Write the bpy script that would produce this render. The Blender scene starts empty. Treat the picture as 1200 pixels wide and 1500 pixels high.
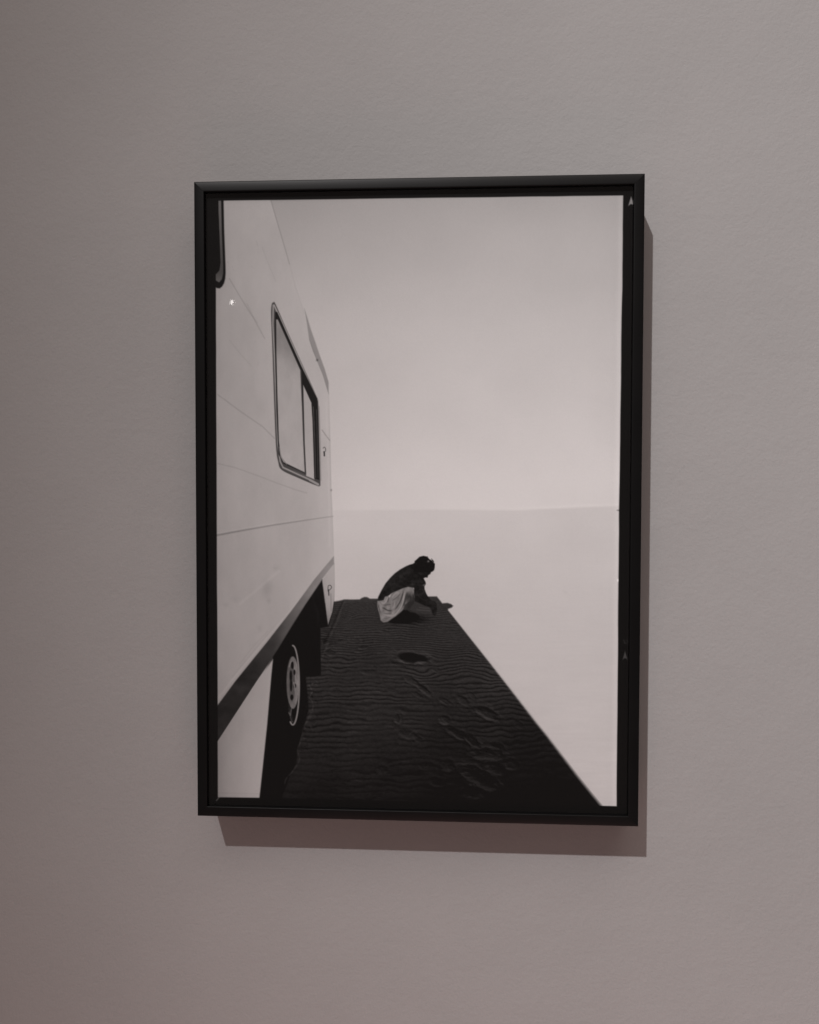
# A framed black-and-white photographic print hanging on a grey gallery wall.
import bpy, bmesh, math
import numpy as np
from mathutils import Matrix, Vector

C = bpy.context.scene.collection

# ---------------------------------------------------------------- camera
F_PX = 1300.0                                    # focal length for a 1200 px wide picture
A, B_, G_ = 0.032, 0.059, 0.002                  # pitch, yaw, roll
CAM = np.array([0.052, -1.053, 0.022])
ca, sa, cb, sb, cc, sc = math.cos(A), math.sin(A), math.cos(B_), math.sin(B_), math.cos(G_), math.sin(G_)
RX = np.array([[1, 0, 0], [0, ca, -sa], [0, sa, ca]])
RY = np.array([[cb, 0, sb], [0, 1, 0], [-sb, 0, cb]])
RZ = np.array([[cc, -sc, 0], [sc, cc, 0], [0, 0, 1]])
RW = RX @ RY @ RZ @ np.array([[1, 0, 0], [0, 0, -1], [0, 1, 0.]])

cam_data = bpy.data.cameras.new('camera')
cam = bpy.data.objects.new('camera', cam_data)
C.objects.link(cam)
cam_data.sensor_fit = 'HORIZONTAL'
cam_data.sensor_width = 36.0
cam_data.lens = 36.0 * F_PX / 1200.0
cam_data.clip_start = 0.05
cam_data.clip_end = 100
M3 = Matrix([list(RW[0]), list(-RW[1]), list(-RW[2])]).transposed()
cam.matrix_world = Matrix.Translation(Vector(CAM)) @ M3.to_4x4()
bpy.context.scene.camera = cam

# ---------------------------------------------------------------- materials
def new_mat(name):
    m = bpy.data.materials.new(name)
    m.use_nodes = True
    nt = m.node_tree
    for n in list(nt.nodes):
        nt.nodes.remove(n)
    out = nt.nodes.new('ShaderNodeOutputMaterial')
    return m, nt, out


def noise(nt, vec, scale, detail=3, rough=0.5):
    n = nt.nodes.new('ShaderNodeTexNoise')
    n.inputs['Scale'].default_value = scale
    n.inputs['Detail'].default_value = detail
    n.inputs['Roughness'].default_value = rough
    nt.links.new(vec, n.inputs['Vector'])
    return n.outputs['Fac']


def math_node(nt, op, a, b):
    n = nt.nodes.new('ShaderNodeMath')
    n.operation = op
    for i, v in enumerate((a, b)):
        if isinstance(v, (int, float)):
            n.inputs[i].default_value = v
        else:
            nt.links.new(v, n.inputs[i])
    return n.outputs[0]


def wall_material():
    m, nt, out = new_mat('painted_plaster')
    p = nt.nodes.new('ShaderNodeBsdfPrincipled')
    tc = nt.nodes.new('ShaderNodeTexCoord').outputs['Object']
    # roller-stippled emulsion: soft lumps a few millimetres across, finer tooth on top
    h1 = noise(nt, tc, 130, 3, 0.55)
    h2 = noise(nt, tc, 320, 3, 0.6)
    h3 = noise(nt, tc, 22, 2, 0.5)
    h = math_node(nt, 'ADD', math_node(nt, 'MULTIPLY', h1, 0.55), math_node(nt, 'MULTIPLY', h2, 0.35))
    h = math_node(nt, 'ADD', h, math_node(nt, 'MULTIPLY', h3, 0.9))
    b = nt.nodes.new('ShaderNodeBump')
    b.inputs['Strength'].default_value = 1.0
    b.inputs['Distance'].default_value = WALL_BUMP
    nt.links.new(h, b.inputs['Height'])
    nt.links.new(b.outputs[0], p.inputs['Normal'])
    big = noise(nt, tc, 3.2, 4, 0.6)
    fine = noise(nt, tc, 420, 2, 0.7)
    mixf = math_node(nt, 'ADD', math_node(nt, 'MULTIPLY', big, 0.6), math_node(nt, 'MULTIPLY', fine, 0.4))
    r = nt.nodes.new('ShaderNodeValToRGB')
    r.color_ramp.elements[0].position = 0.3
    r.color_ramp.elements[0].color = (0.352, 0.350, 0.349, 1)
    r.color_ramp.elements[1].position = 0.7
    r.color_ramp.elements[1].color = (0.392, 0.388, 0.386, 1)
    nt.links.new(mixf, r.inputs[0])
    nt.links.new(r.outputs[0], p.inputs['Base Color'])
    p.inputs['Roughness'].default_value = 0.85
    p.inputs['Specular IOR Level'].default_value = 0.25
    nt.links.new(p.outputs[0], out.inputs[0])
    return m


def rail_material():
    m, nt, out = new_mat('black_lacquered_moulding')
    p = nt.nodes.new('ShaderNodeBsdfPrincipled')
    tc = nt.nodes.new('ShaderNodeTexCoord').outputs['Object']
    n = noise(nt, tc, 900, 2, 0.6)
    b = nt.nodes.new('ShaderNodeBump')
    b.inputs['Strength'].default_value = 0.25
    b.inputs['Distance'].default_value = 0.0001
    nt.links.new(n, b.inputs['Height'])
    nt.links.new(b.outputs[0], p.inputs['Normal'])
    r = nt.nodes.new('ShaderNodeValToRGB')
    r.color_ramp.elements[0].color = (0.003, 0.003, 0.0032, 1)
    r.color_ramp.elements[1].color = (0.0065, 0.0065, 0.0065, 1)
    nt.links.new(noise(nt, tc, 14, 4, 0.6), r.inputs[0])
    nt.links.new(r.outputs[0], p.inputs['Base Color'])
    p.inputs['Roughness'].default_value = 0.40
    p.inputs['Specular IOR Level'].default_value = 0.165
    nt.links.new(p.outputs[0], out.inputs[0])
    return m


def glass_material():
    m, nt, out = new_mat('picture_glass')
    tr = nt.nodes.new('ShaderNodeBsdfTransparent')
    gl = nt.nodes.new('ShaderNodeBsdfGlossy')
    gl.inputs['Roughness'].default_value = 0.02
    lw = nt.nodes.new('ShaderNodeLayerWeight')
    lw.inputs['Blend'].default_value = 0.5
    f5 = math_node(nt, 'POWER', lw.outputs['Facing'], 5.0)
    fac = math_node(nt, 'ADD', math_node(nt, 'MULTIPLY', f5, 0.96), 0.038)   # Schlick
    mx = nt.nodes.new('ShaderNodeMixShader')
    nt.links.new(fac, mx.inputs[0])
    nt.links.new(tr.outputs[0], mx.inputs[1])
    nt.links.new(gl.outputs[0], mx.inputs[2])
    nt.links.new(mx.outputs[0], out.inputs[0])
    return m


def board_material():
    m, nt, out = new_mat('backing_card')
    p = nt.nodes.new('ShaderNodeBsdfPrincipled')
    tc = nt.nodes.new('ShaderNodeTexCoord').outputs['Object']
    r = nt.nodes.new('ShaderNodeValToRGB')
    r.color_ramp.elements[0].color = (0.22, 0.17, 0.12, 1)
    r.color_ramp.elements[1].color = (0.30, 0.24, 0.17, 1)
    nt.links.new(noise(nt, tc, 200, 3), r.inputs[0])
    nt.links.new(r.outputs[0], p.inputs['Base Color'])
    p.inputs['Roughness'].default_value = 0.9
    nt.links.new(p.outputs[0], out.inputs[0])
    return m


def print_material():
    m, nt, out = new_mat('silver_gelatin_print')
    p = nt.nodes.new('ShaderNodeBsdfPrincipled')
    at = nt.nodes.new('ShaderNodeAttribute')
    at.attribute_name = 'tone'
    tc = nt.nodes.new('ShaderNodeTexCoord').outputs['Object']
    g = noise(nt, tc, 1100, 2, 0.7)                 # film grain
    g = math_node(nt, 'ADD', math_node(nt, 'MULTIPLY', math_node(nt, 'SUBTRACT', g, 0.5), 0.16), 1.0)
    v = nt.nodes.new('ShaderNodeVectorMath')
    v.operation = 'SCALE'
    nt.links.new(at.outputs['Color'], v.inputs[0])
    nt.links.new(g, v.inputs['Scale'])
    nt.links.new(v.outputs[0], p.inputs['Base Color'])
    p.inputs['Roughness'].default_value = 0.7
    p.inputs['Specular IOR Level'].default_value = 0.1
    nt.links.new(p.outputs[0], out.inputs[0])
    return m


WALL_BUMP = 0.00095
M_WALL, M_RAIL, M_GLASS, M_BOARD, M_PRINT = wall_material(), rail_material(), glass_material(), board_material(), print_material()

# ---------------------------------------------------------------- sizes (metres)
W, H, D = 0.500, 0.721, 0.062          # frame outside, and how far its front stands off the wall
FACE = 0.0115                           # width of the moulding's front face
REC = 0.0045                            # glass lies this far behind the front


def link_mesh(name, verts, faces, mat, parent=None, smooth=False):
    me = bpy.data.meshes.new(name)
    me.from_pydata(verts, [], faces)
    me.materials.append(mat)
    bm = bmesh.new()
    bm.from_mesh(me)
    bmesh.ops.recalc_face_normals(bm, faces=bm.faces)
    bm.to_mesh(me)
    bm.free()
    if smooth:
        me.polygons.foreach_set('use_smooth', [True] * len(me.polygons))
    o = bpy.data.objects.new(name, me)
    C.objects.link(o)
    o.parent = parent
    return o


# wall: one big slab of plaster
wt = 0.12
wx, wz0, wz1 = 4.0, -1.55, 2.6
v = [(-wx, 0, wz0), (wx, 0, wz0), (wx, 0, wz1), (-wx, 0, wz1), (-wx, wt, wz0), (wx, wt, wz0), (wx, wt, wz1), (-wx, wt, wz1)]
wall = link_mesh('wall', v, [(0, 1, 2, 3), (4, 7, 6, 5), (0, 4, 5, 1), (1, 5, 6, 2), (2, 6, 7, 3), (3, 7, 4, 0)], M_WALL)
wall['kind'] = 'structure'

# the thing
root = bpy.data.objects.new('framed_photograph', None)
root.location = (0, 0, 0)
root.empty_display_size = 0.1
C.objects.link(root)
root['label'] = 'black framed monochrome print of a camper van and crouching person, on a grey wall'
root['category'] = 'framed photograph'

# moulding profile: (inward distance from the outer edge, distance out of the wall)
prof = [(0.0, 0.0015)]
r0 = 0.0009                              # eased outer arris, then a gently crowned face
prof.append((0.0, D - 0.0013 - r0))
for i in range(1, 7):
    t = i / 6 * math.radians(68)
    prof.append((r0 * (1 - math.cos(t)), D - 0.0013 - r0 + r0 * math.sin(t)))
q0 = prof[-1]
for i in range(1, 11):
    t = i / 10
    prof.append((q0[0] + (FACE - 0.0009 - q0[0]) * t, q0[1] + (D - 0.0006 - q0[1]) * (2 * t - t * t) ** 0.9))
for i in range(1, 5):                    # small eased inner arris
    t = i / 4 * math.pi / 2
    prof.append((FACE - 0.0009 + 0.0009 * math.sin(t), D - 0.0006 - 0.0009 * (1 - math.cos(t))))
prof.append((FACE, D - REC))
prof.append((FACE, D - 0.020))
prof.append((FACE - 0.003, D - 0.020))
prof.append((FACE - 0.003, 0.0015))


def rail(side):
    hw, hh = W / 2, H / 2
    gap = 0.00008
    def pt(u, y, end):                    # end -1 / +1 along the rail
        if side == 'top':
            return (end * (hw - u - gap), -y, hh - u)
        if side == 'bottom':
            return (end * (hw - u - gap), -y, -hh + u)
        if side == 'left':
            return (-hw + u, -y, end * (hh - u - gap))
        return (hw - u, -y, end * (hh - u - gap))
    n = len(prof)
    vs = [pt(u, y, -1) for u, y in prof] + [pt(u, y, 1) for u, y in prof]
    fs = [(i, (i + 1) % n, n + (i + 1) % n, n + i) for i in range(n)]
    fs += [tuple(range(n)), tuple(range(2 * n - 1, n - 1, -1))]
    o = link_mesh('frame_rail', vs, fs, M_RAIL, root)
    me = o.data
    me.polygons.foreach_set('use_smooth', [len(p.vertices) == 4 for p in me.polygons])
    me.set_sharp_from_angle(angle=math.radians(40))
    return o


for s in ('top', 'bottom', 'left', 'right'):
    rail(s)

# backing board and glass
ix, iz = W / 2 - FACE + 0.0025, H / 2 - FACE + 0.0025


def slab(name, y0, y1, mat, e=0.0):
    x, z = ix - e, iz - e
    vs = [(-x, y0, -z), (x, y0, -z), (x, y0, z), (-x, y0, z), (-x, y1, -z), (x, y1, -z), (x, y1, z), (-x, y1, z)]
    return link_mesh(name, vs, [(0, 1, 2, 3), (4, 7, 6, 5), (0, 4, 5, 1), (1, 5, 6, 2), (2, 6, 7, 3), (3, 7, 4, 0)], mat, root)


ex = 0.0028
YP = -D + REC + 0.0030                   # print surface
slab('backing_board', YP + 0.0006, YP + 0.005, M_BOARD, ex)
gx, gz = W / 2 - FACE - 0.0003, H / 2 - FACE - 0.0003
link_mesh('glass', [(-gx, -D + REC, -gz), (gx, -D + REC, -gz), (gx, -D + REC, gz), (-gx, -D + REC, gz)], [(0, 1, 2, 3)], M_GLASS, root)

# ---------------------------------------------------------------- the print
# A sheet with one tone per grid point; outlines were measured in a 1200 x 1500 view
# and are carried onto the flat sheet, where they stay as printed ink.
NX, NZ = 800, 1150
px_, pz_ = ix - ex, iz - ex
gxv = np.linspace(-px_, px_, NX)
gzv = np.linspace(pz_, -pz_, NZ)
XX, ZZ = np.meshgrid(gxv, gzv)
P = np.stack([XX - CAM[0], np.full_like(XX, YP - CAM[1]), ZZ - CAM[2]], -1) @ RW.T
U = 600 + F_PX * P[..., 0] / P[..., 2]
V = 750 + F_PX * P[..., 1] / P[..., 2]


def value_noise(x, y, seed):
    r = np.random.default_rng(seed)
    T = r.random((256, 256))
    xi = np.floor(x).astype(int)
    yi = np.floor(y).astype(int)
    fx, fy = x - xi, y - yi
    fx = fx * fx * (3 - 2 * fx)
    fy = fy * fy * (3 - 2 * fy)
    a = T[yi & 255, xi & 255]
    b = T[yi & 255, (xi + 1) & 255]
    c = T[(yi + 1) & 255, xi & 255]
    d = T[(yi + 1) & 255, (xi + 1) & 255]
    return (a * (1 - fx) + b * fx) * (1 - fy) + (c * (1 - fx) + d * fx) * fy - 0.5


def fbm(x, y, seed, o=3):
    return sum(value_noise(x * 2 ** k + 17 * k, y * 2 ** k + 5 * k, seed + k) / 2 ** k for k in range(o))


def box(pts, pad):
    pts = np.asarray(pts, float)
    m = (U > pts[:, 0].min() - pad) & (U < pts[:, 0].max() + pad) & (V > pts[:, 1].min() - pad) & (V < pts[:, 1].max() + pad)
    rr = np.where(m.any(1))[0]
    cl = np.where(m.any(0))[0]
    if len(rr) == 0 or len(cl) == 0:
        return None
    return slice(rr[0], rr[-1] + 1), slice(cl[0], cl[-1] + 1)


def seg_dist(x, y, a, b):
    dx, dy = b[0] - a[0], b[1] - a[1]
    t = np.clip(((x - a[0]) * dx + (y - a[1]) * dy) / (dx * dx + dy * dy + 1e-12), 0, 1)
    return np.hypot(x - a[0] - t * dx, y - a[1] - t * dy), t


def poly_cov(pts, soft=0.7):
    """coverage 0..1 of a polygon, as (slices, array)"""
    sl = box(pts, soft * 2 + 1)
    x, y = U[sl], V[sl]
    ins = np.zeros(x.shape, bool)
    dm = np.full(x.shape, 1e9)
    n = len(pts)
    for i in range(n):
        a, b = pts[i], pts[(i + 1) % n]
        d, _ = seg_dist(x, y, a, b)
        dm = np.minimum(dm, d)
        if a[1] != b[1]:
            c = (a[1] > y) != (b[1] > y)
            ins ^= c & (x < (b[0] - a[0]) * (y - a[1]) / (b[1] - a[1]) + a[0])
    s = np.where(ins, dm, -dm)
    return sl, np.clip(0.5 + s / (2 * soft), 0, 1)


T = np.zeros_like(U)                      # tone, as displayed grey 0..255


def fill(pts, tone, soft=0.7, alpha=1.0):
    sl, c = poly_cov(pts, soft)
    c = c * alpha
    t = tone(U[sl], V[sl]) if callable(tone) else tone
    T[sl] = T[sl] * (1 - c) + t * c


def smooth_pts(pts, closed=False, k=5):
    """Catmull-Rom through the points"""
    pts = [np.array(p, float) for p in pts]
    n = len(pts)
    out = []
    rng_ = range(n) if closed else range(n - 1)
    for i in rng_:
        p1, p2 = pts[i], pts[(i + 1) % n]
        p0 = pts[(i - 1) % n] if closed or i > 0 else p1
        p3 = pts[(i + 2) % n] if closed or i + 2 < n else p2
        for j in range(k):
            t = j / k
            out.append(tuple(0.5 * (2 * p1 + (p2 - p0) * t + (2 * p0 - 5 * p1 + 4 * p2 - p3) * t * t + (3 * p1 - p0 - 3 * p2 + p3) * t ** 3)))
    if not closed:
        out.append(tuple(pts[-1]))
    return out


def stroke(pts, w, tone=None, add=None, alpha=1.0, soft=0.6, curve=False, taper=False):
    """line of width w (number or a start/end pair)"""
    if curve:
        pts = smooth_pts(pts)
    sl = box(pts, 10)
    if sl is None:
        return
    x, y = U[sl], V[sl]
    L = np.cumsum([0] + [math.dist(pts[i], pts[i + 1]) for i in range(len(pts) - 1)])
    cov = np.zeros(x.shape)
    w0, w1 = w if isinstance(w, (tuple, list)) else (w, w)
    for i in range(len(pts) - 1):
        d, t = seg_dist(x, y, pts[i], pts[i + 1])
        s = (L[i] + t * (L[i + 1] - L[i])) / L[-1]
        ww = w0 + (w1 - w0) * s
        c = np.clip((ww / 2 + soft - d) / (2 * soft), 0, 1)
        if taper:
            c = c * np.clip(np.sin(np.pi * np.clip(s, 0, 1)) * 1.8, 0, 1)
        cov = np.maximum(cov, c)
    cov *= alpha
    if add is not None:
        T[sl] += add * cov
    else:
        T[sl] = T[sl] * (1 - cov) + tone * cov


def blob(cx, cy, rx, ry, add, ang=0, p=1.0):
    R = max(rx, ry) * 2.6
    sl = box([(cx - R, cy - R), (cx + R, cy + R)], 0)
    if sl is None:
        return
    x, y = U[sl] - cx, V[sl] - cy
    ca_, sa_ = math.cos(ang), math.sin(ang)
    a, b = x * ca_ + y * sa_, -x * sa_ + y * ca_
    T[sl] += add * np.exp(-((a / rx) ** 2 + (b / ry) ** 2) ** p)


def lerp(x, xs, ys):
    return np.interp(x, xs, ys)


# --- sky, with the tones of the desert haze
sky = lerp(V, [286, 340, 430, 520, 620, 700, 748], [148, 156, 166, 174, 181, 187, 188])
sky += lerp(U, [400, 520, 700, 860, 904], [-5, -1, 1, 1, -1])
sky += fbm(U / 160, V / 120, 3) * 3
hor = lerp(U, [480, 640, 760, 800, 860, 910], [748.0, 746.5, 747.5, 745.5, 743, 741.5]) + fbm(U / 90, V * 0 + 3, 9) * 0.7
sand = lerp(V, [744, 800, 880, 980, 1100, 1185], [181, 179, 176, 174, 174, 173]) + fbm(U / 120, V / 60, 21) * 2
sand += lerp(U, [480, 560, 900], [2, 0, -1])
sand += fbm(U / 34, V / 3.2, 31, 2) * lerp(V, [760, 1000, 1180], [0.5, 2.0, 4.0])
c = np.clip((V - hor) / 3.4 + 0.5, 0, 1)
T[:] = sky * (1 - c) + sand * c
# faint brightening on the horizon to the right
T += 3 * np.exp(-((V - hor + 3) / 2.0) ** 2) * np.clip((U - 700) / 120, 0, 1)
blob(828, 867, 5, 2, -4, 0.5)

# --- dark rippled sand in the van's shadow
SH = [(470, 884), (488, 881.5), (497, 880), (505, 878), (518, 878.2), (527, 878), (530, 876), (534, 874.4), (538, 874.8), (542, 877), (553, 877),
      (600, 876), (627, 873.7), (640, 873.7), (645, 880), (648, 883.8), (655.5, 883.2), (661, 885), (664, 887.5), (662, 890), (656.7, 892),
      (656.5, 894), (680, 923.7), (715.6, 968.7), (750, 1013), (785.7, 1059.5), (800, 1077), (824, 1108.5), (848, 1140), (866, 1162.5), (880, 1179.5), (908, 1215),
      (300, 1215), (330, 1100), (400, 960)]
warp = fbm(U / 62, V / 30, 51, 3)
warp2 = fbm(U / 15, V / 9, 61, 2)
vv = V + warp * 8 + (U - 560) * -0.02 + np.clip(U - 640, 0, 400) * 0.03
sp = 3.1 + 0.030 * (vv - 910)
sp = np.maximum(sp, 2.2)
phase = np.log(sp) / 0.030 + warp2 * 0.42 + fbm(U / 26, V / 13, 441, 2) * 0.34
PRINTS = [(502, 939.5, 8, 2.8, 0.0, 1.1), (532, 948.5, 8, 2.4, -0.1, 1.5), (526, 954, 6, 2.0, 0.0, 1.3), (603, 965, 21, 7, 0.06, 3.0), (621, 970, 8, 4, 0.2, 1.0), (541, 985, 12, 4, 0.1, 1.0),
          (604, 998, 13, 4, 0.6, 1.5), (622, 1012, 13, 4.5, 0.65, 1.6), (612, 1019, 9, 3, 0.5, 1.0), (652, 1028, 10, 4, 0.5, 1.3), (678, 1026, 12, 5, 0.6, 1.4), (692, 1020, 7, 3, 0.8, 1.1),
          (714, 1046, 18, 7, 0.5, 2.2), (698, 1040, 8, 4, 0.2, 1.0), (584, 1053, 6, 7, 0.2, 1.5), (651, 1055, 8, 6, 0.3, 1.9), (670, 1075, 17, 6, 0.5, 1.8), (597, 1076, 13, 6, 0.2, 1.4), (612, 1083, 7, 4, 0.6, 1.0),
          (692, 1086, 15, 6, 0.8, 1.8), (714, 1106, 22, 8, 0.1, 2.4), (729, 1097, 12, 7, 0.5, 1.8), (702, 1141, 26, 11, 0.5, 2.6), (727, 1126, 14, 8, 0.4, 1.6), (694, 1163, 17, 9, 0.0, 1.8), (656, 1122, 9, 8, 0.1, 1.5),
          (748, 1120, 12, 7, 0.3, 1.3), (640, 1146, 12, 6, 0.2, 1.2), (560, 1128, 8, 6, 0.0, 0.9), (664, 914, 5, 1.8, 0.0, 1.0), (638, 921, 10, 1.8, 0.1, 0.8), (566, 928, 7, 1.8, 0.0, 0.7), (760, 1062, 9, 4, 0.5, 0.9),
          (575, 1012, 8, 3, 0.2, 0.7), (640, 982, 9, 3, 0.3, 0.7), (484, 957, 7, 4, 0.1, 1.2), (478, 941, 6, 3, -0.3, 1.2), (520, 1096, 7, 4, 0.0, 0.6), (806, 1128, 8, 5, 0.3, 0.7)]
rip = np.sin(2 * np.pi * phase) + 0.28 * np.sin(4 * np.pi * phase + 1.0)
amp = 0.35 + 0.65 * np.clip(0.55 + fbm(U / 38, V / 16, 71) * 1.9, 0, 1)
tramp = np.zeros_like(U)                   # how trodden the sand is
hgt = np.zeros_like(U)
for cx, cy, rx, ry, an, dp in PRINTS:
    R_ = rx * 2.6
    sl = box([(cx - R_, cy - R_), (cx + R_, cy + R_)], 0)
    x, y = U[sl] - cx, V[sl] - cy
    x = x + fbm(U[sl] / 7, V[sl] / 5, 401) * rx * 0.25
    y = y + fbm(U[sl] / 8, V[sl] / 4, 411) * ry * 0.3
    a_, b_ = x * math.cos(an) + y * math.sin(an), -x * math.sin(an) + y * math.cos(an)
    q = np.sqrt((a_ / rx) ** 2 + (b_ / ry) ** 2)
    hgt[sl] += dp * ry * 0.42 * (-1.0 / (1 + np.exp((q - 0.85) * 7)) + 0.45 * np.exp(-((q - 1.2) / 0.34) ** 2))
    tramp[sl] = np.maximum(tramp[sl], np.clip(1.7 - q, 0, 1))
tz = np.clip(fbm(U / 60, V / 40, 421) * 2 + 0.35, 0, 1) * np.exp(-(((U - 660 - (V - 1050) * 0.5) / 75) ** 2)) * np.clip((V - 985) / 40, 0, 1)
tramp = np.maximum(tramp, tz * 0.75)
hgt += tramp * (fbm(U / 10 + warp, V / 5, 431, 3) * 2.0)
dV = np.gradient(hgt, axis=0) / np.maximum(np.gradient(V, axis=0), 1e-6)
dU = np.gradient(hgt, axis=1) / np.maximum(np.gradient(U, axis=1), 1e-6)
base = lerp(V, [870, 930, 1000, 1060, 1120, 1181], [45, 42, 38, 31, 24, 17])
base += lerp(U, [430, 520, 640, 760, 880], [6, 5, -1, -4, -5]) * np.clip((V - 960) / 120, 0, 1)
ra = lerp(V, [875, 930, 1000, 1080, 1181], [7, 10, 11, 7.5, 2.6])
rel = np.clip(dV * 1.0 - dU * 0.35, -2.2, 2.2) * lerp(V, [880, 960, 1060, 1181], [8, 10, 8.5, 6])
base = base + rip * amp * ra * (1 - 0.8 * tramp) + rel + fbm(U / 2.6, V / 1.7, 81, 2) * 7 * lerp(V, [875, 1000, 1181], [1, 1, 0.6]) + fbm(U / 60, V / 40, 91) * 5
base = np.maximum(base, 8)
cov_soft = lerp(V, [870, 950, 1180], [0.9, 1.4, 3.2])
sl, cv = poly_cov(SH, 1.0)
sl2, cv2 = poly_cov(SH, 2.8)
k = np.clip((V[sl2] - 900) / 260, 0, 1)
full = np.zeros_like(T)
full[sl] = cv
full2 = np.zeros_like(T)
full2[sl2] = cv2
kk = np.clip((V - 900) / 260, 0, 1)
cv = full * (1 - kk) + full2 * kk
T[:] = T * (1 - cv) + base * cv
# thin bright lip of lit sand along the shadow's edge near the bottom
rs = np.random.default_rng(7)


fill([(583, 961), (592, 958.5), (606, 958), (620, 961), (629, 966), (622, 969), (612, 969), (606, 972), (594, 970), (587, 966)], 14, 1.6, 0.85)
stroke([(588, 968), (596, 973), (608, 974), (622, 972)], 1.4, add=9, soft=1, curve=True)
for pts, a in [([(600, 992), (614, 1000), (628, 1012)], -13), ([(603, 990), (618, 998), (632, 1010)], 8), ([(606, 1010), (618, 1020), (634, 1026)], -10),
               ([(640, 1022), (652, 1029), (660, 1036)], -10), ([(582, 1046), (585, 1054), (580, 1062)], -10), ([(584, 1045), (588, 1052), (586, 1058)], 12),
               ([(645, 1046), (649, 1055), (656, 1061)], 14), ([(655, 1066), (668, 1074), (684, 1079)], -12), ([(656, 1064), (670, 1071), (686, 1076)], 8),
               ([(678, 1080), (688, 1092), (702, 1099)], -11), ([(690, 1076), (704, 1088), (716, 1094)], 9), ([(598, 1080), (604, 1072), (612, 1074)], 9),
               ([(682, 1106), (697, 1101), (716, 1104), (732, 1111)], 15), ([(716, 1092), (730, 1094), (735, 1103), (731, 1110)], -12), ([(720, 1090), (734, 1092), (739, 1101)], 8),
               ([(680, 1130), (695, 1128), (708, 1136), (722, 1148), (736, 1155)], 15), ([(684, 1134), (697, 1133), (709, 1141), (716, 1152)], -9),
               ([(700, 1163), (712, 1164), (720, 1160)], 12), ([(655, 1117), (656, 1126), (660, 1133)], 8), ([(612, 1120), (620, 1128), (628, 1127)], 7),
               ([(740, 1110), (752, 1120), (764, 1124)], 6), ([(702, 1024), (712, 1030), (724, 1034)], 8), ([(706, 1056), (722, 1056), (729, 1050)], -9),
               ([(560, 1124), (556, 1132), (562, 1138)], 5), ([(640, 1140), (650, 1147), (664, 1150)], 5)]:
    stroke(pts, 1.5, add=a * 0.95, soft=1.1, curve=True, taper=True)
for i in range(150):                      # scuffed grains and small broken crests
    y0 = rs.uniform(885, 1170)
    x0 = rs.uniform(470, 480 + (y0 - 860) * 0.95)
    l = rs.uniform(4, 14) * (0.6 + (y0 - 880) / 300)
    stroke([(x0, y0), (x0 + l / 2, y0 + rs.uniform(-1, 1)), (x0 + l, y0 + rs.uniform(-2, 3))], 1.0,
           add=rs.choice([-1, 1]) * rs.uniform(4, 12), soft=0.9, curve=True, taper=True)
# older wheel track beside the van
stroke([(506, 879), (500, 893), (494, 910), (486, 928), (478, 948), (470, 968)], (1.6, 2.5), add=9, soft=1.3, curve=True)
stroke([(503, 880), (497, 893), (491, 908), (483, 926), (474, 944)], (1.4, 2.2), add=-12, soft=1.2, curve=True)
blob(480, 938, 12, 5, -9)
blob(478, 955, 9, 6, -7)

# --- camper van -------------------------------------------------------------
VAN = [(300, 280), (396.5, 280), (397, 294), (404, 318), (413, 348), (424, 386), (433, 420), (446, 459), (454, 484), (468, 521), (477, 546), (481.5, 565),
       (482, 590), (484, 645), (485.6, 718), (487.3, 757), (489, 812), (489.2, 818), (461, 849), (428, 893.8), (391.7, 940), (344, 999), (319, 1033), (300, 1059)]


def van_tone(x, y):
    t = lerp(x, [316, 345, 400, 450, 488], [143, 149, 154, 158, 166])
    t = t + lerp(y, [294, 420, 620, 800, 900, 1030], [2, 2, 3, 2, -2, -6])
    t = t + fbm(x / 40, y / 60, 111) * 5 + fbm(x / 10, y / 26, 121, 2) * 2.4
    return t


fill(VAN, van_tone, 0.9)
# roof line
stroke([(397, 294), (404, 318), (413, 348), (424, 386)], 1.3, add=-22, soft=0.8)
stroke([(424, 386), (433, 420), (446, 459)], 1.0, add=-8, soft=0.9)
fill([(446, 452), (450, 464), (455, 481), (462, 501), (468, 519), (476, 541), (481.5, 560), (481.5, 577), (473, 549), (464, 527), (458, 513), (453, 497), (450, 476)], 128, 0.8)
stroke([(453, 497), (464, 527), (473, 549), (480.5, 574)], 0.8, add=-14, soft=0.7)
blob(464.6, 527.5, 1.6, 1.6, -60)
# panel seams
for pts, w_, a in [([(336, 408), (352, 435), (372, 467), (388, 496)], 1.1, -12), ([(384, 362), (394, 388), (404, 412)], 0.9, -5), ([(336, 498), (352, 518), (368, 536)], 0.9, -5),
                   ([(319, 578), (353, 603), (385, 625), (402, 642)], 1.2, -12), ([(319, 679), (345, 685), (381, 698), (407, 708), (432, 717), (449, 722)], 1.2, -9),
                   ([(472, 630), (477, 637), (483, 645)], 0.9, -26), ([(362, 445), (370, 462), (377, 473)], 1.0, -8)]:
    stroke(pts, w_ * 1.15, add=a * 1.5, soft=0.9)
stroke([(316, 784.5), (353, 777.5), (402, 769), (445, 762.5), (478, 757.6), (488, 756.4)], (2.6, 1.0), add=-30, soft=0.9)
stroke([(316, 781.5), (353, 774.6), (402, 766.2), (445, 760)], (1.4, 0.8), add=6, soft=0.9)
# dents and road dirt low on the side
stroke([(352, 884), (375, 865), (398, 845), (409, 837)], 2.4, add=7, soft=2.2)
blob(391, 862, 7, 13, -12, 0.1)
for i in range(70):                       # dust specks and small scratches on the side
    x0, y0 = rs.uniform(320, 480), rs.uniform(300, 1000)
    if y0 < 1020 - (x0 - 320) * 1.05 and y0 > 300 + max(0, x0 - 395) * 3.4:
        stroke([(x0, y0), (x0 + rs.uniform(-1, 3), y0 + rs.uniform(-1, 7))], 0.8, add=rs.uniform(-9, 3), soft=0.9)

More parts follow.
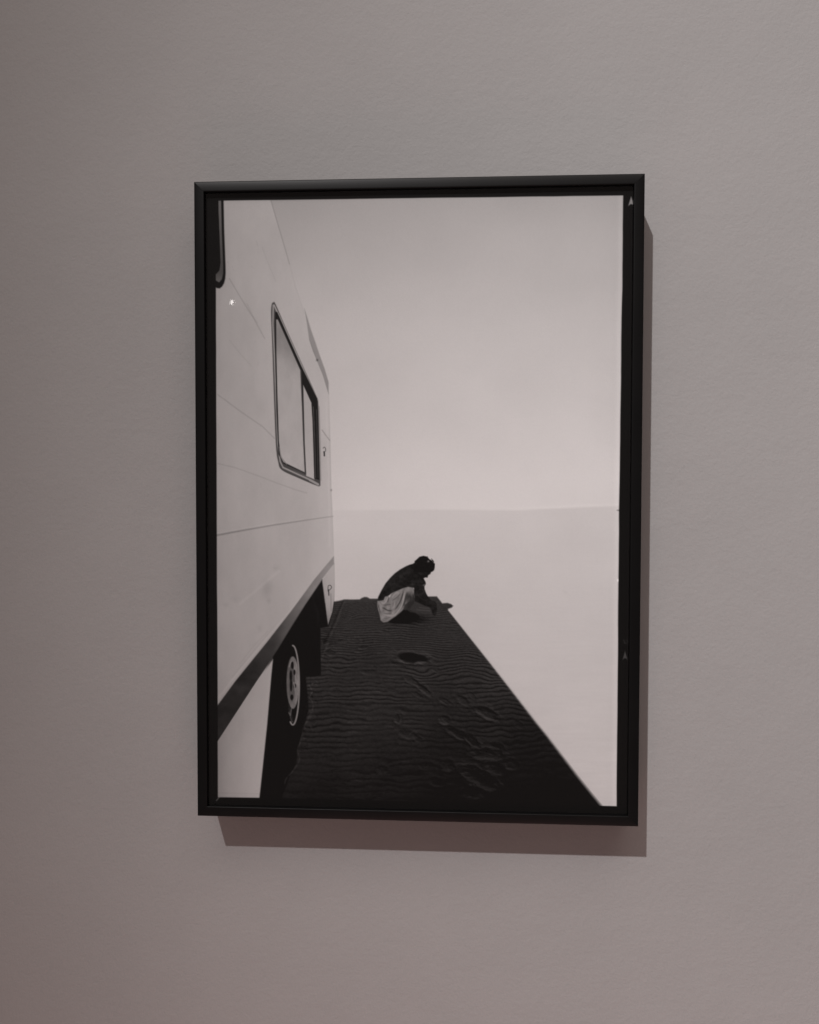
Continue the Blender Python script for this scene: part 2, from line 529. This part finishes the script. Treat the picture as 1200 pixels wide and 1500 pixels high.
blob(394, 880, 3, 3, -8)
blob(381, 921, 4, 5, -6)
blob(404, 832, 5, 4, -6)
blob(345, 878, 6, 5, -5)
blob(331, 886, 4, 3, -6)
blob(372, 720, 16, 26, -3)
stroke([(480, 826), (455, 856), (422, 895), (392, 930), (340, 992)], 1.4, add=-8, soft=1.1)
stroke([(484, 824), (460, 851), (427, 890), (396, 928), (345, 990), (319, 1024)], 3.5, add=6, soft=1.6)
stroke([(392, 925), (370, 948), (352, 972)], 1.2, add=-7, soft=1.2)
# rear edge, brighter moulding
stroke([(481.5, 575), (483.5, 645), (485, 718), (487, 760), (489, 812)], 1.2, add=-9, soft=0.8)
stroke([(478, 590), (480.5, 660), (482, 740), (483, 800)], 1.6, add=5, soft=1.4)

# window
WIN = smooth_pts([(398, 446.5), (400.5, 443), (404, 446), (420, 483), (442, 532), (463, 579), (466.6, 594), (468, 650), (469.4, 704), (468.5, 711.5), (463, 711), (437, 700), (413, 688.5),
                  (407.5, 676), (404.5, 655), (402, 600), (399, 510), (397.2, 462)], closed=True)
fill(WIN, 66, 0.8)
for pts, t_, w_ in [([(400.4, 447), (399.8, 475), (402, 520), (404.5, 590), (407, 650), (410.5, 676), (415, 685.5)], 136, 1.9),
                    ([(401.6, 447), (412, 469), (434, 518), (452, 558), (465.2, 586)], 136, 2.2),
                    ([(415, 685.5), (440, 697), (456, 704), (466, 709.6)], 138, 3.4),
                    ([(467.6, 596), (469.2, 650), (470, 704)], 125, 0.9)]:
    stroke(pts, w_, tone=t_, soft=0.8)
stroke([(412, 685.5), (426, 692), (440, 698.5), (452, 704)], 1.3, tone=60, soft=0.8)
stroke([(430, 690), (446, 696.5), (460, 702.5)], 1.3, tone=90, soft=0.8)
# dark reveal inside the window
fill([(403, 457), (406.2, 457), (441, 535), (465, 584), (465.6, 600), (467.2, 650), (468, 703), (461, 701), (440, 690), (415, 679), (408, 665), (405, 600), (402.8, 500)], 30, 0.7)
PANE = [(404.6, 468), (407, 468), (424, 506), (440.4, 543), (443, 600), (446.6, 692), (430, 684), (415.5, 677), (411, 669), (408.6, 645), (406.5, 580), (405, 520)]


def pane_tone(x, y):
    t = lerp(y - (x - 404) * 0.35, [460, 480, 505, 530, 560, 690], [134, 120, 124, 143, 151, 156])
    return t + fbm(x / 9, y / 24, 131) * 7


fill(PANE, pane_tone, 0.8)
fill([(444.3, 564), (449, 574), (456.2, 590), (458, 620), (459.5, 670), (460.4, 702), (448.6, 697), (446.5, 650)], lambda x, y: lerp(y, [564, 640, 702], [150, 154, 162]) + 0 * x, 0.7)
stroke([(440.8, 543), (443.3, 600), (445, 650), (447.6, 694)], 1.5, tone=62, soft=0.7)
stroke([(459, 596), (461, 640), (462.5, 700)], 0.8, tone=80, soft=0.6)
stroke([(463.8, 600), (465, 650), (466, 700)], 0.7, tone=66, soft=0.6)
stroke([(409, 655), (412, 669), (420, 680)], 1.0, tone=110, soft=0.8, curve=True)

# latches on the rear door
stroke([(473.4, 656.5), (475.5, 655), (477, 657.5), (476.6, 661), (474, 662)], 1.0, tone=75, soft=0.5, curve=True)
stroke([(475, 662), (475.2, 667.5)], 1.9, tone=42, soft=0.6)
blob(485.4, 718, 1.2, 1.6, -50)

# broad grey skirt band
BAND = [(489.2, 815), (461, 848.6), (428, 893.5), (391.7, 940), (344, 999), (319, 1033), (300, 1059), (300, 1113), (320, 1085), (375, 1000), (400, 963), (428, 917), (446.7, 886), (472, 848.6), (489.6, 826)]
fill(BAND, lambda x, y: lerp(x, [319, 360, 400, 425, 455, 480], [33, 40, 52, 82, 112, 128]) + fbm(x / 22, y / 16, 141) * 12, 0.9)
stroke([(489.2, 815), (461, 848.6), (428, 893.5), (391.7, 940), (344, 999), (319, 1033)], 1.0, add=-14, soft=0.8)
# lower rear corner panel with a latch
fill([(472.5, 849), (489, 826.5), (489.6, 860), (489.4, 880), (487, 896), (483, 908), (480.6, 916), (478.4, 903)],
     lambda x, y: lerp(y, [826, 860, 890, 916], [158, 154, 142, 112]) + lerp(x, [472, 481, 489], [-6, 0, 2]), 0.8)
stroke([(489.6, 826), (490, 860), (489.6, 881), (487, 897), (481, 917)], 1.0, add=-30, soft=0.7)
stroke([(484.8, 870), (485.2, 895)], 1.0, add=-34, soft=0.7)
stroke([(480.5, 866), (481, 858.4), (484.5, 857.6), (485.6, 861), (483, 864), (481, 865)], 1.0, tone=62, soft=0.5, curve=True)
stroke([(481.5, 864), (481.8, 872)], 1.4, tone=52, soft=0.5)
# wheel arch, tyre and mud flap: all near black
ARCH = [(472, 848.8), (475, 872), (479, 905), (480.6, 918), (469, 920), (469, 950), (470.2, 989), (462, 991), (448, 991), (450, 1012), (452, 1040), (445, 1066), (436, 1098), (434, 1118), (425, 1136),
        (413, 1168), (410, 1215), (378, 1215), (380, 1168), (385, 1120), (391, 1058), (396, 1005), (400, 962), (428, 916), (447, 885.6)]
fill(ARCH, lambda x, y: 15 + fbm(x / 14, y / 20, 151) * 4 + lerp(y, [850, 900, 960], [8, 5, 0]), 1.0)
stroke([(457, 872), (466, 900), (466, 918)], 3, add=5, soft=2)
stroke([(469.4, 922), (469.4, 988)], 1.2, add=-10, soft=0.7)
# crumbly edge of the tyre rut
rut = [(452, 1002), (458, 1012), (453, 1022), (459, 1032), (456, 1044), (450, 1056), (445, 1064), (443, 1075), (440, 1085), (435, 1096), (438, 1106), (436, 1120), (430, 1128), (422, 1137), (417, 1150)]
for i in range(len(rut) - 1):
    a_, b_ = rut[i], rut[i + 1]
    stroke([a_, ((a_[0] + b_[0]) / 2 + rs.uniform(-2, 2), (a_[1] + b_[1]) / 2), b_], 1.5, add=rs.uniform(9, 24), soft=0.9, curve=True, taper=True)
for i in range(60):
    y0 = rs.uniform(992, 1100)
    x0 = lerp(y0, [990, 1050, 1100], [455, 454, 441]) + rs.normal(0, 5) + 3
    stroke([(x0, y0), (x0 + rs.uniform(-4, 4), y0 + rs.uniform(-3, 5))], 1.1, add=rs.choice([-1, 1]) * rs.uniform(5, 14), soft=0.7)
for i in range(26):
    y0 = rs.uniform(920, 990)
    x0 = rs.uniform(471, 486)
    stroke([(x0, y0), (x0 + rs.uniform(3, 9), y0 + rs.uniform(-3, 3))], 1.1, add=rs.choice([-1, 1]) * rs.uniform(5, 12), soft=0.8)


# wheel trim
def ell(cx, cy, rx, ry, n=40, a0=0, a1=2 * math.pi):
    return [(cx + rx * math.cos(a0 + (a1 - a0) * i / n), cy + ry * math.sin(a0 + (a1 - a0) * i / n)) for i in range(n + 1)]


stroke(ell(429.0, 1003.8, 9.4, 58, 50, -math.pi * 0.5, math.pi * 0.62), 2.3, tone=118, soft=0.8)
stroke(ell(429.0, 1003.5, 6.6, 54, 40, math.pi * 0.5, math.pi * 0.78), 1.6, tone=66, soft=0.8)
fill(ell(429, 1000, 9.3, 38.5), lambda x, y: 96 + (x - 428) * 2.0 + fbm(x / 4, y / 9, 161) * 22, 0.9)
fill(ell(427.6, 1000, 4.8, 28), 74, 1.0)
stroke(ell(427.6, 1000, 5.6, 31, 40, -2.3, 0.4), 1.3, tone=120, soft=0.8)
for x0, y0, rx_, ry_ in [(428.4, 974.5, 2.2, 5.5), (426.2, 990, 2.0, 8), (426.5, 1004, 1.8, 9), (432, 1005, 2.0, 3.6), (427.6, 1021.5, 2.4, 4.2), (431.5, 985, 1.5, 4)]:
    fill(ell(x0, y0, rx_, ry_, 20), 22, 0.7)
stroke([(423, 1032), (426, 1045), (429, 1055)], 2.4, tone=34, soft=1.0)
stroke([(423.2, 1044), (425.5, 1048), (427, 1038)], 1.2, tone=92, soft=0.8)
stroke([(430.5, 1000), (434, 1018), (433, 1030)], 2.0, tone=108, soft=0.8)

# pale panel ahead of the wheel
fill([(300, 1113), (320, 1085), (375, 1001), (400, 965.5), (397.5, 990), (391.6, 1060), (385.4, 1120), (380.2, 1168), (379.5, 1215), (300, 1215)],
     lambda x, y: lerp(x, [319, 335, 360, 392], [123, 135, 147, 158]) + lerp(y, [970, 1100, 1168], [-8, -2, 0]) + fbm(x / 16, y / 40, 171) * 4, 0.9)
stroke([(320, 1161.5), (380, 1163)], 1.2, add=-6, soft=0.9)

# cab window at the upper left edge
fill([(300, 280), (327.4, 280), (327.6, 294), (328.6, 340), (330.4, 388), (330.6, 400), (330, 408), (328.4, 414.5), (325.6, 419.5), (322, 422.4), (318, 422), (315, 420), (300, 419)], 21, 0.9)
fill([(319.6, 280), (324, 280), (324, 295), (325, 340), (327, 388), (327, 400), (325, 409), (321, 413.5), (316.5, 411), (300, 408), (300, 399), (317, 401), (321.5, 396), (323, 385), (321.6, 350), (320, 310)],
     lambda x, y: lerp(y, [290, 340, 385, 400, 412], [92, 80, 66, 66, 84]) + 0 * x, 0.8)
fill([(300, 280), (319.5, 280), (320, 310), (321.6, 350), (322.6, 384), (321, 395), (317, 400), (300, 400)], 10, 0.7)

# --- the crouching person ---------------------------------------------------


def cr(pts):
    return [(540 + x / 8.571, 800 + y / 8.571) for x, y in pts]


blob(598, 909, 24, 4.5, -24)
blob(612, 905, 16, 4, -12)
fill(cr([(580, 690), (700, 740), (790, 790), (800, 860), (700, 850), (590, 830), (520, 800)]), 50, 0.9, 0.8)
stroke(cr([(600, 800), (680, 806), (770, 812)]), 0.8, tone=68, soft=0.6)
stroke(cr([(640, 770), (700, 778), (760, 780)]), 0.8, tone=64, soft=0.6)
fill(cr([(240, 950), (290, 905), (340, 870), (400, 820), (440, 760), (470, 790), (520, 830), (590, 842), (640, 880), (600, 940), (480, 975), (330, 972)]), 13, 0.9)
TR_ = [(112, 690), (140, 684), (185, 678), (212, 640), (240, 617), (262, 640), (290, 592), (350, 562), (430, 530), (510, 511), (556, 518), (578, 560), (577, 640), (560, 700), (520, 760), (470, 800), (440, 795), (400, 832),
       (340, 882), (290, 915), (240, 950), (185, 959), (152, 932), (140, 865), (118, 790), (108, 740)]


def trouser_tone(x, y):
    a = (x - 540) * 8.571
    b = (y - 800) * 8.571
    t = 110 + 6 * np.sin(a / 16 + b / 26)
    t = t - 58 * np.clip((a - 458) / 40, 0, 1) * np.clip((b - 560) / 80, 0, 1) - 18 * np.clip((a - 540) / 30, 0, 1)
    t = t + 8 * np.clip((b - 820) / 60, 0, 1) - 26 * np.clip((b - 890) / 70, 0, 1)
    return t + fbm(a / 34, b / 60, 181) * 16


fill(cr(TR_), trouser_tone, 0.8)
fill(cr([(432, 800), (455, 735), (500, 705), (560, 690), (566, 720), (525, 765), (470, 808)]), 38, 1.0, 0.85)
for pts, w_, t_ in [([(440, 560), (425, 620), (400, 690), (350, 775), (318, 805)], 2.2, 46), ([(492, 575), (470, 640), (452, 700), (430, 770)], 3.0, 44),
                    ([(300, 812), (240, 806), (190, 778), (165, 778)], 2.0, 50), ([(148, 850), (135, 790), (118, 730)], 1.4, 56), ([(290, 728), (230, 738), (185, 745)], 1.4, 68),
                    ([(405, 590), (360, 640), (290, 690)], 1.5, 72), ([(255, 650), (240, 705)], 1.5, 62), ([(515, 610), (530, 670), (495, 745)], 3.2, 40),
                    ([(175, 845), (230, 850), (300, 838)], 1.2, 74), ([(185, 905), (235, 905), (285, 885)], 1.0, 80), ([(555, 600), (560, 650), (540, 700)], 1.6, 46)]:
    stroke(cr(pts), w_, tone=t_, soft=0.7, curve=True, alpha=0.7, taper=True)
for pts, w_, t_ in [([(470, 532), (447, 610), (432, 700), (392, 790), (322, 868), (230, 868), (165, 835)], 1.9, 138), ([(240, 628), (230, 670), (200, 715), (150, 705)], 1.9, 140),
                    ([(380, 570), (330, 600), (288, 655)], 1.9, 134), ([(530, 522), (556, 560), (562, 590)], 1.8, 112), ([(160, 930), (200, 948), (250, 925)], 1.2, 112),
                    ([(330, 690), (320, 760), (285, 785)], 2.2, 128), ([(130, 700), (160, 760), (168, 820)], 1.3, 128), ([(230, 765), (275, 775)], 1.0, 126)]:
    stroke(cr(pts), w_, tone=t_, soft=0.7, curve=True, alpha=0.85, taper=True)
JK = [(113, 680), (120, 640), (165, 550), (215, 465), (270, 400), (330, 340), (400, 290), (470, 252), (520, 231), (556, 222), (578, 207), (578, 188), (608, 165), (640, 133), (690, 122), (738, 133), (765, 165), (800, 183),
      (825, 220), (832, 262), (824, 300), (806, 318), (786, 326), (776, 350), (750, 366), (740, 396), (712, 394), (692, 406), (716, 450), (720, 475), (702, 506), (706, 545), (725, 595), (750, 640), (790, 684), (832, 692),
      (858, 730), (859, 800), (850, 862), (830, 876), (806, 862), (790, 800), (770, 768), (700, 748), (640, 717), (580, 692), (573, 600), (570, 525), (500, 512), (430, 531), (350, 565), (290, 592), (255, 622), (210, 637),
      (185, 676), (140, 686)]


rh = np.random.default_rng(11)
def jacket_tone(x, y):
    a = (x - 540) * 8.571
    b = (y - 800) * 8.571
    t = 27 + 9 * np.clip((560 - a) / 200, 0, 1) * np.clip((520 - b) / 200, 0, 1) + fbm(a / 50, b / 34, 191) * 15
    return np.where((a > 560) & (b < 330), 14 + fbm(a / 22, b / 22, 195) * 16, t)


for i in range(26):                       # loose curls breaking the outline of the hair
    th = rh.uniform(-2.9, 0.5)
    px__, py__ = 706 + math.cos(th) * 122, 246 + math.sin(th) * 118
    fill(ell(540 + px__ / 8.571, 800 + py__ / 8.571, rh.uniform(0.5, 1.0), rh.uniform(0.5, 0.9), 8), 18, 0.5)
fill(cr(JK), jacket_tone, 0.75)
stroke(cr([(530, 235), (580, 300), (640, 370), (690, 440)]), 1.2, add=-10, soft=0.9, curve=True)
stroke(cr([(545, 250), (600, 330), (650, 380)]), 1.0, add=7, soft=0.9, curve=True)
stroke(cr([(690, 480), (640, 490), (560, 480), (480, 500)]), 1.2, add=9, soft=0.9, curve=True)
stroke(cr([(640, 540), (690, 545)]), 1.0, add=14, soft=0.8)
stroke(cr([(600, 560), (640, 640), (720, 690)]), 1.0, add=8, soft=0.9, curve=True)
stroke(cr([(585, 215), (640, 240), (700, 250)]), 1.0, add=6, soft=0.9)
blob(*cr([(752, 190)])[0], 1.6, 1.3, 66)
blob(*cr([(735, 200)])[0], 3.4, 2.6, 16)
blob(*cr([(640, 190)])[0], 4, 3, 9)
stroke(cr([(650, 160), (690, 200), (700, 260)]), 0.9, add=9, soft=0.7, curve=True)
stroke(cr([(688, 495), (706, 480)]), 1.1, tone=92, soft=0.7)

# --- black rebate of the negative around the picture, slightly uneven -------
wob = lambda s, q: fbm(V / 60 if s else U / 60, V * 0 + q, 200 + q, 3) * 0.6
left = lerp(V, [286, 400, 1170], [315.4, 316.0, 319.3]) + wob(1, 1) * 0.6
right = lerp(V, [286, 748, 1181], [913.3, 907.2, 903.6]) + wob(1, 2)
top = lerp(U, [318, 913], [293.8, 286.2]) + wob(0, 3) * 0.6
bot = lerp(U, [318, 380, 904], [1168, 1168.8, 1181.2]) + wob(0, 4) * 0.6
ink = np.minimum.reduce([U - left, right - U, V - top, bot - V])
cin = np.clip(ink / 1.4 + 0.5, 0, 1)
T += 6 * np.exp(-((right - 3.5 - U) / 3.5) ** 2) * (U < right)
rebate = 12 + fbm(U / 30, V / 30, 211) * 4
mott = fbm(U / 70, V / 70, 461, 4) * 3.0 + fbm(U / 1.6, V / 1.6, 471, 2) * 2.2
T += mott * np.clip(T / 160, 0.1, 1)
T[:] = rebate * (1 - cin) + T * cin
blob(905.8, 747.5, 2.2, 1.0, -70)
blob(905.3, 850, 1.0, 1.6, 90)
stroke([(317, 1173), (322, 1167)], 1.1, tone=120, soft=0.7, alpha=0.7)
stroke([(909.8, 700), (909, 840)], 0.8, add=6, soft=0.8)


# film edge marks: little arrowheads and a frame number
def arrow(cx, cy, w_, h_, tone):
    fill([(cx, cy - h_ / 2), (cx + w_ / 2, cy + h_ / 2), (cx + w_ * 0.12, cy + h_ * 0.32), (cx - w_ * 0.12, cy + h_ * 0.32), (cx - w_ / 2, cy + h_ / 2)], tone, 0.8)


arrow(924.8, 294.5, 8.5, 14, 118)
arrow(915.8, 960, 7.4, 13.5, 60)
stroke([(912.6, 938.4), (914.4, 937.6), (914.6, 942.6)], 0.9, tone=44, soft=0.6)
stroke([(916.4, 937.6), (919.2, 938.2), (919.0, 941.5), (916.2, 942.8), (915.8, 940)], 0.9, tone=46, soft=0.6, curve=True)

# tone (displayed grey) -> ink reflectance under the gallery light
E_G = 0.645
s = np.clip(T, 2, 250) / 255.0
lin = np.where(s <= 0.04045, s / 12.92, ((s + 0.055) / 1.055) ** 2.4)
dk = lin - 0.0068
alb = np.clip((dk + np.sqrt(dk * dk + 0.0016 ** 2)) / 2 / E_G, 0.0006, 0.93)

nv = NX * NZ
co = np.empty((nv, 3), np.float32)
co[:, 0] = XX.ravel()
co[:, 1] = YP
co[:, 2] = ZZ.ravel()
I = (np.arange(NZ - 1)[:, None] * NX + np.arange(NX - 1)[None, :]).ravel()
quads = np.stack([I, I + NX, I + NX + 1, I + 1], 1).astype(np.int32)
me = bpy.data.meshes.new('print')
me.vertices.add(nv)
me.vertices.foreach_set('co', co.ravel())
me.loops.add(quads.size)
me.loops.foreach_set('vertex_index', quads.ravel())
me.polygons.add(len(quads))
me.polygons.foreach_set('loop_start', np.arange(0, quads.size, 4, dtype=np.int32))
me.update(calc_edges=True)
me.validate()
col = np.ones((nv, 4), np.float32)
col[:, :3] = alb.ravel()[:, None] * np.array([1.0, 1.0, 1.0])
ca_ = me.color_attributes.new('tone', 'FLOAT_COLOR', 'POINT')
ca_.data.foreach_set('color', col.ravel())
me.materials.append(M_PRINT)
pr = bpy.data.objects.new('print', me)
C.objects.link(pr)
pr.parent = root
pr['label'] = 'black-and-white print of a pale camper van, a crouching person and rippled sand'

# ---------------------------------------------------------------- light
def aim(o, target):
    o.rotation_euler = (Vector(target) - o.location).to_track_quat('-Z', 'Y').to_euler()


def lamp(name, kind, loc, target, energy, color, **kw):
    d = bpy.data.lights.new(name, kind)
    d.energy = energy
    d.color = color
    for k_, v_ in kw.items():
        setattr(d, k_, v_)
    o = bpy.data.objects.new(name, d)
    o.location = loc
    C.objects.link(o)
    aim(o, target)
    return o


# gallery spotlight, high on the left; the soft edge of its pool falls on the left of the wall
lamp('gallery_spotlight', 'SPOT', (-1.587, -5.043, 4.572), (1.13, 0, -0.42), 1420, (1.0, 0.962, 0.962), spot_size=math.radians(29.9), spot_blend=1.0, shadow_soft_size=0.045)
# broad unseen fill lamp added overhead for soft ambient light
lamp('overhead_fill', 'AREA', (0.2, -2.6, 3.4), (0.0, 0, 0.1), 44, (1.0, 0.86, 0.80), shape='RECTANGLE', size=3.5, size_y=1.6)
# low reddish fill lamp, added to lift the shadow below the frame
lamp('low_warm_fill', 'AREA', (0.05, -0.95, -1.45), (0.0, 0, -0.5), 3.4, (1.0, 0.50, 0.46), shape='RECTANGLE', size=0.9, size_y=0.7)
# a small far lamp, seen as a glint in the glass
lamp('distant_lamp', 'POINT', (-1.2525, -4.0575, 1.0453), (0, 0, 0), 0.10, (1.0, 0.96, 0.92), shadow_soft_size=0.012)

w = bpy.data.worlds.new('World')
bpy.context.scene.world = w
w.use_nodes = True
bg = w.node_tree.nodes['Background']
bg.inputs[0].default_value = (1.0, 0.83, 0.775, 1)
bg.inputs[1].default_value = 0.158

vs = bpy.context.scene.view_settings
vs.view_transform = 'Standard'
vs.look = 'None'
vs.exposure = 0
vs.gamma = 1
